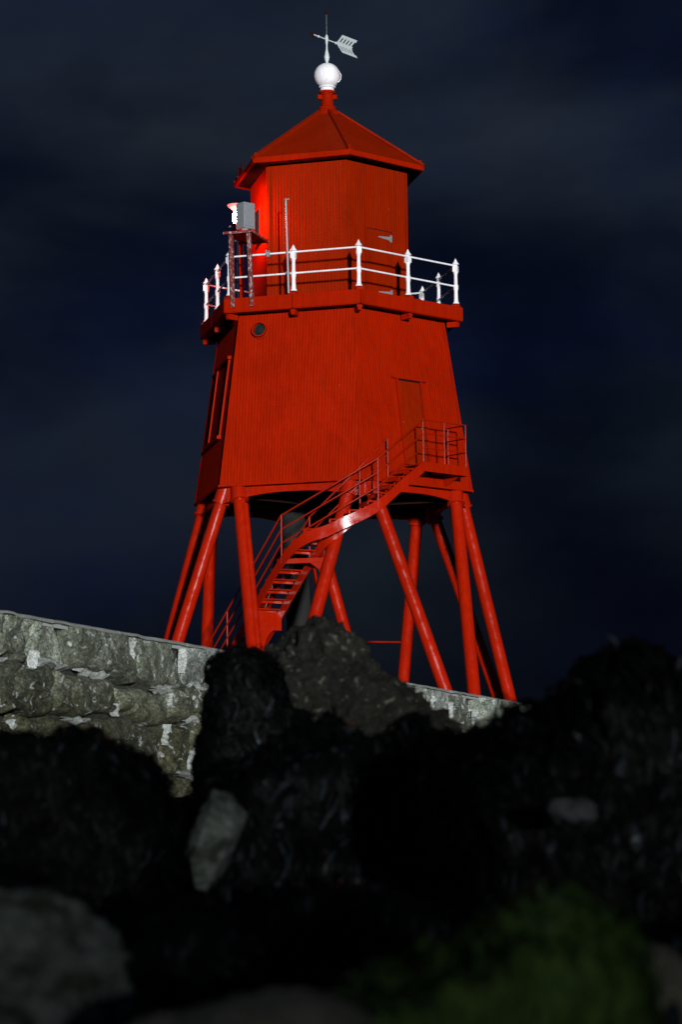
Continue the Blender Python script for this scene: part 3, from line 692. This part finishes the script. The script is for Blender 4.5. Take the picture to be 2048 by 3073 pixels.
# curved kick plate under the last treads
i0 = z(-3.22); a = at_z(outer, i0) - UPZ * .05; c = at_z(inner, i0) - UPZ * .05; d_ = (c - a)
poly = [a, c, c - UPZ * .42]
for i in range(9):
    t_ = i / 8 * math.pi / 2; poly.append(a + d_ * (.80 - .42 * math.sin(t_)) - UPZ * (.95 - .53 * math.cos(t_)))
poly += [a - UPZ * .95]
mb = MB(); mb.prism(poly, d_.cross(UPZ).normalized() * .02); mb.build('kick_plate', RED_LEG, st)

# ------------------------------------------------------------------ concrete column standing under the tower
cb = V(-.78, 1.0, -5.72)
co = thing('concrete_column', cb, 'plain grey concrete column standing behind the red staircase', 'column')
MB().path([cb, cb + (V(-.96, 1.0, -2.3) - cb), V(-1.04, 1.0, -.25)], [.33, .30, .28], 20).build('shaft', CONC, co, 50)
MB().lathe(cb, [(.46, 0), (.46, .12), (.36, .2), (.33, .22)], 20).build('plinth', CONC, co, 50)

# ------------------------------------------------------------------ boulders
ROCKS = {
'peaked_boulder': ((0.107,-44.69,-2.185), [(-0.82,0.16),(-0.70,0.24),(-0.58,0.31),(-0.42,0.40),(-0.27,0.48),(-0.18,0.565),(-0.11,0.48),(0.0,0.38),(0.11,0.29),(0.36,0.10),(0.60,-0.10),(0.86,-0.34),(0.92,-0.63),(0.80,-1.1),(-0.75,-1.1),(-0.88,-0.25)], 1.1),
'weed_block': ((-0.485,-46.67,-2.354), [(-0.25,0.30),(-0.22,0.37),(-0.14,0.40),(-0.03,0.40),(0.03,0.33),(0.07,0.18),(0.13,0.05),(0.25,-0.12),(0.40,-0.44),(0.42,-1.0),(-0.45,-1.0),(-0.35,-0.39),(-0.28,-0.13),(-0.26,0.12)], .8),
'right_mound': ((1.010,-53.67,-2.850), [(-0.54,-0.16),(-0.40,-0.05),(-0.28,0.05),(-0.16,0.12),(-0.08,0.17),(0.02,0.21),(0.11,0.24),(0.23,0.27),(0.36,0.25),(0.55,0.18),(0.75,-0.35),(0.5,-0.85),(-0.50,-0.85),(-0.60,-0.40)], 1.1),
'left_mound': ((-1.055,-52.63,-3.052), [(-0.53,0.18),(-0.32,0.24),(-0.19,0.27),(0.02,0.28),(0.14,0.24),(0.25,0.15),(0.33,0.04),(0.39,-0.13),(0.36,-0.6),(-0.54,-0.6)], .9),
'central_mass': ((0.026,-51.62,-3.120), [(-0.63,0.09),(-0.48,0.27),(-0.18,0.34),(0.12,0.37),(0.42,0.35),(0.62,0.32),(0.72,-0.04),(0.64,-0.6),(-0.49,-0.6),(-0.70,-0.25)], .9),
'grey_slab': ((-0.500,-52.55,-3.180), [(0.0,0.21),(0.06,0.19),(0.135,0.10),(0.085,-0.02),(0.02,-0.12),(-0.03,-0.20),(-0.075,-0.19),(-0.105,-0.08),(-0.095,0.03)], .36),
'pale_left': ((-0.634,-57.62,-3.446), [(-0.30,0.13),(-0.08,0.13),(0.0,0.11),(0.06,0.05),(0.15,-0.01),(0.15,-0.07),(0.12,-0.26),(-0.30,-0.26)], .34),
'green_mound': ((0.358,-58.63,-3.472), [(-0.58,-0.17),(-0.46,-0.10),(-0.33,-0.05),(-0.25,-0.02),(-0.16,0.02),(-0.06,0.08),(0.0,0.12),(0.06,0.14),(0.12,0.12),(0.19,0.07),(0.24,0.01),(0.27,-0.09),(0.30,-0.30),(-0.60,-0.30)], .5),
'brown_strip': ((-0.142,-59.02,-3.524), [(-0.25,0.0),(-0.14,0.03),(-0.04,0.05),(0.08,0.06),(0.17,0.04),(0.22,0.01),(0.22,-0.22),(-0.27,-0.22)], .34),
'right_stone': ((0.766,-57.62,-3.516), [(-0.07,0.07),(-0.04,0.08),(0.02,0.03),(0.09,-0.03),(0.10,-0.25),(-0.08,-0.25)], .2),
'flat_stone': ((0.782,-54.95,-3.099), [(-0.075,0.0),(-0.04,0.022),(0.03,0.022),(0.075,0.0),(0.06,-0.03),(-0.05,-0.03)], .12),  # shape added as a wet highlight on the dark boulder
'dark_left': ((-0.902,-56.12,-3.384), [(-0.24,0.14),(0.01,0.12),(0.12,0.04),(0.16,-0.30),(-0.24,-0.30)], .3),
'dark_mid': ((-0.392,-56.61,-3.505), [(-0.20,0.02),(-0.14,0.12),(0.0,0.17),(0.14,0.12),(0.21,-0.02),(0.19,-0.25),(-0.19,-0.25)], .4),
'dark_right': ((0.083,-56.11,-3.498), [(-0.30,0.03),(-0.18,0.14),(-0.01,0.17),(0.19,0.13),(0.30,0.0),(0.25,-0.25),(-0.25,-0.25)], .4),
}
def boulder(key, name, label, mt, amp=.05, fscale=2.5, sub=4, weed=None, smooth_it=2):
    c, sil, dep = ROCKS[key]; c = Vector(c)
    bm = bmesh.new(); rg = random.Random(key)
    zc = sum(q[1] for q in sil) / len(sil); xc = sum(q[0] for q in sil) / len(sil)
    for sy, scl in ((-.5, .62), (-.28, .90), (0, 1.0), (.3, .88), (.5, .55)):
        for x, zz in sil:
            top = .5 + .5 * min(1, max(-1, (zz - zc) / .3)); k = scl if zz > zc else 1 - (1 - scl) * .5
            bm.verts.new((xc + (x - xc) * k + rg.uniform(-.02, .02) * dep, sy * dep * (1.15 if zz < zc else 1), zc + (zz - zc) * (k if zz > zc else 1) + (rg.uniform(-.02, .01) * dep if sy else 0)))
    res = bmesh.ops.convex_hull(bm, input=bm.verts)
    bmesh.ops.delete(bm, geom=[g for g in res['geom_interior'] if isinstance(g, bmesh.types.BMVert)], context='VERTS')
    loose = [v for v in bm.verts if not v.link_faces]; bmesh.ops.delete(bm, geom=loose, context='VERTS')
    size = max(max(q[0] for q in sil) - min(q[0] for q in sil), .1)
    bmesh.ops.triangulate(bm, faces=bm.faces)
    for it in range(sub):
        tgt = size / (6 * 1.9 ** it)
        ed = [e for e in bm.edges if e.calc_length() > tgt]
        if ed: bmesh.ops.subdivide_edges(bm, edges=ed, cuts=1, use_grid_fill=False); bmesh.ops.triangulate(bm, faces=bm.faces)
        if it < smooth_it: bmesh.ops.smooth_vert(bm, verts=bm.verts, factor=.35, use_axis_x=True, use_axis_y=True, use_axis_z=True)
    bm.normal_update(); off = Vector((rg.uniform(0, 50),) * 3)
    for v in bm.verts:
        p = v.co / size * fscale
        ridge = 1 - abs(noise.noise(p * 1.3 + off)) * 2
        v.co += v.normal * size * (amp * noise.fractal(p * 1.0 + off, .8, 2.1, 5) + amp * .35 * ridge + amp * .3 * noise.noise(p * 6 + off))
    me = bpy.data.meshes.new(name); bm.to_mesh(me); me.shade_smooth(); me.materials.append(mt)
    o = bpy.data.objects.new(name, me); COL.objects.link(o); o.location = c; ORI[o.name] = c
    tag(o, label, 'rock')
    if weed:
        nstr, lng, wid, wm = weed[:4]; tuft = weed[4] if len(weed) > 4 else 0; glint_frac = weed[5] if len(weed) > 5 else .14
        bvh = BVHTree.FromBMesh(bm); bm.faces.ensure_lookup_table(); mb = MB(); mk = MB(); fa = [f for f in bm.faces if f.calc_center_median().y < dep * .25]
        wts = [f.calc_area() for f in fa]
        for f in rg.choices(fa, wts, k=nstr):
            p = f.calc_center_median().copy(); nn = f.normal.copy()
            if nn.z < -.35: continue
            dv = Vector((rg.uniform(-.5, .5), rg.uniform(-.5, .5), -1)); L = lng * rg.uniform(.5, 1.3); W_ = wid * rg.uniform(.5, 1.4); segs = 5
            pts = []
            up0 = tuft * rg.random() if nn.z > .5 else 0
            for q in range(segs + 1):
                hit = bvh.find_nearest(p)
                if hit[0] is None: break
                base, bn = hit[0], hit[1]
                pp = base + bn * (size * .006 + size * .02 * rg.random() * (q > 0) + up0 * math.sin(math.pi * q / segs))
                pts.append((pp, bn)); tang = (dv - bn * dv.dot(bn)); tang = tang.normalized() if tang.length > 1e-4 else Vector((0, 0, -1))
                dv += Vector((rg.uniform(-.3, .3), rg.uniform(-.3, .3), 0)); p = base + tang * (L / segs)
            if len(pts) < 3: continue
            tgt_ = mk if rg.random() < glint_frac and wm is WEED else mb; k0 = len(tgt_.v); tw = rg.uniform(-.7, .7); W_ *= rg.uniform(.5, 1.3) if tgt_ is mk else 1.0
            for q, (pp, bn) in enumerate(pts):
                d_ = (pts[min(q + 1, len(pts) - 1)][0] - pts[max(q - 1, 0)][0]).normalized(); sd_ = d_.cross(bn)
                sd_ = (sd_.normalized() if sd_.length > 1e-4 else Vector((1, 0, 0))) + bn * tw * math.sin(q * 1.7 + tw * 5)
                ww = W_ * (.45 + .55 * math.sin(math.pi * (q + .6) / (len(pts) + .3)))
                tgt_.v += [c + pp - sd_ * ww / 2, c + pp + sd_ * ww / 2]
            tgt_.f += [(k0 + 2 * q, k0 + 2 * q + 1, k0 + 2 * q + 3, k0 + 2 * q + 2) for q in range(len(pts) - 1)]
        mb.build('seaweed', wm, o, 180, kind='stuff')
        if mk.v: mk.build('glint_fronds', GLINT_WEED, o, 180, kind='stuff')  # glint-coloured fronds among the wrack
    bm.free(); return o
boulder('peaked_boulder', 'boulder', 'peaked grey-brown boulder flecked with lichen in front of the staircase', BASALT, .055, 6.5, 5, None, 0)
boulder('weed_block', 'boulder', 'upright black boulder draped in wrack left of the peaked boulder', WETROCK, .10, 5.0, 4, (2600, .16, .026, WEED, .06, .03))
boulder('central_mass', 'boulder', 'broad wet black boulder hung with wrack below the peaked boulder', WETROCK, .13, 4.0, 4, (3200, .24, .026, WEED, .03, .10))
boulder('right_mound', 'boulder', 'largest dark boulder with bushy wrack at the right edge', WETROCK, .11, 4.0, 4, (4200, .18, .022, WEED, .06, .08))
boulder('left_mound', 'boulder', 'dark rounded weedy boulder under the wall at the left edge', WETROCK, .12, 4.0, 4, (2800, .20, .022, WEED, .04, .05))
boulder('grey_slab', 'rock_slab', 'small pale upright slab wedged among the black boulders', DIMROCK, .035, 3.0, 5, None, 0)
boulder('pale_left', 'boulder', 'pale angular rock in the bottom left corner', DIMROCK, .09, 4.0, 5, None, 0)
boulder('green_mound', 'boulder', 'low rock covered in green algae at bottom right', ALGAE, .06, 3.0, 4, (1300, .07, .014, GREENWEED, .012))
boulder('brown_strip', 'boulder', 'smooth brown rock along the bottom edge of the picture', BROWNROCK, .04, 2.5, 4)
boulder('right_stone', 'stone', 'buff stone beside the green algae rock at the right edge', BROWNROCK, .06, 2.5, 4)
boulder('flat_stone', 'stone', 'small flat pale shape standing in for a wet highlight on the largest dark boulder', WET_HIGHLIGHT, .12, 3.5, 4)
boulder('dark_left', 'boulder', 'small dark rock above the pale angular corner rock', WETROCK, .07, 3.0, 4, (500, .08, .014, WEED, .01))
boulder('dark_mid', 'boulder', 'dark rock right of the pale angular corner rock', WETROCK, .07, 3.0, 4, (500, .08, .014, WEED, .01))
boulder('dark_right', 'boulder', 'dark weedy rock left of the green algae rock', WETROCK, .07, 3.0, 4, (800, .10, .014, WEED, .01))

# ------------------------------------------------------------------ wrack lying on the shore between the boulders
rg = random.Random(5); mb = MB(); mk = MB()
for q in range(9000):
    y = rg.uniform(-60.5, -46); x = rg.uniform(-1, 1) * (0.25 + 0.155 * (y + 63.7)); t_ = mk if rg.random() < .06 else mb
    a = rg.uniform(0, 6.28); L = rg.uniform(.05, .16); w = rg.uniform(.008, .022); k0 = len(t_.v); segs = 4; hz = rg.uniform(0, .10) * (1 if rg.random() < .5 else .25)
    for i in range(segs + 1):
        xx, yy = x + math.cos(a) * L * i / segs, y + math.sin(a) * L * i / segs
        p = Vector((xx, yy, beach_z(xx, yy) + .008 + hz * math.sin(math.pi * i / segs))); sd_ = Vector((-math.sin(a), math.cos(a), rg.uniform(-.5, .5))) * w * (1 - .5 * i / segs)
        t_.v += [p - sd_, p + sd_]; a += rg.uniform(-.5, .5)
    t_.f += [(k0 + 2 * i, k0 + 2 * i + 1, k0 + 2 * i + 3, k0 + 2 * i + 2) for i in range(segs)]
tag(mb.build('seaweed', WEED, None, 180), 'dark wrack lying on the shore between the black boulders', 'seaweed', None, 'stuff')
tag(mk.build('glint_fronds', GLINT_WEED, None, 180), 'bluish fronds coloured as wet glints among the dark wrack', 'glint_fronds', None, 'stuff')
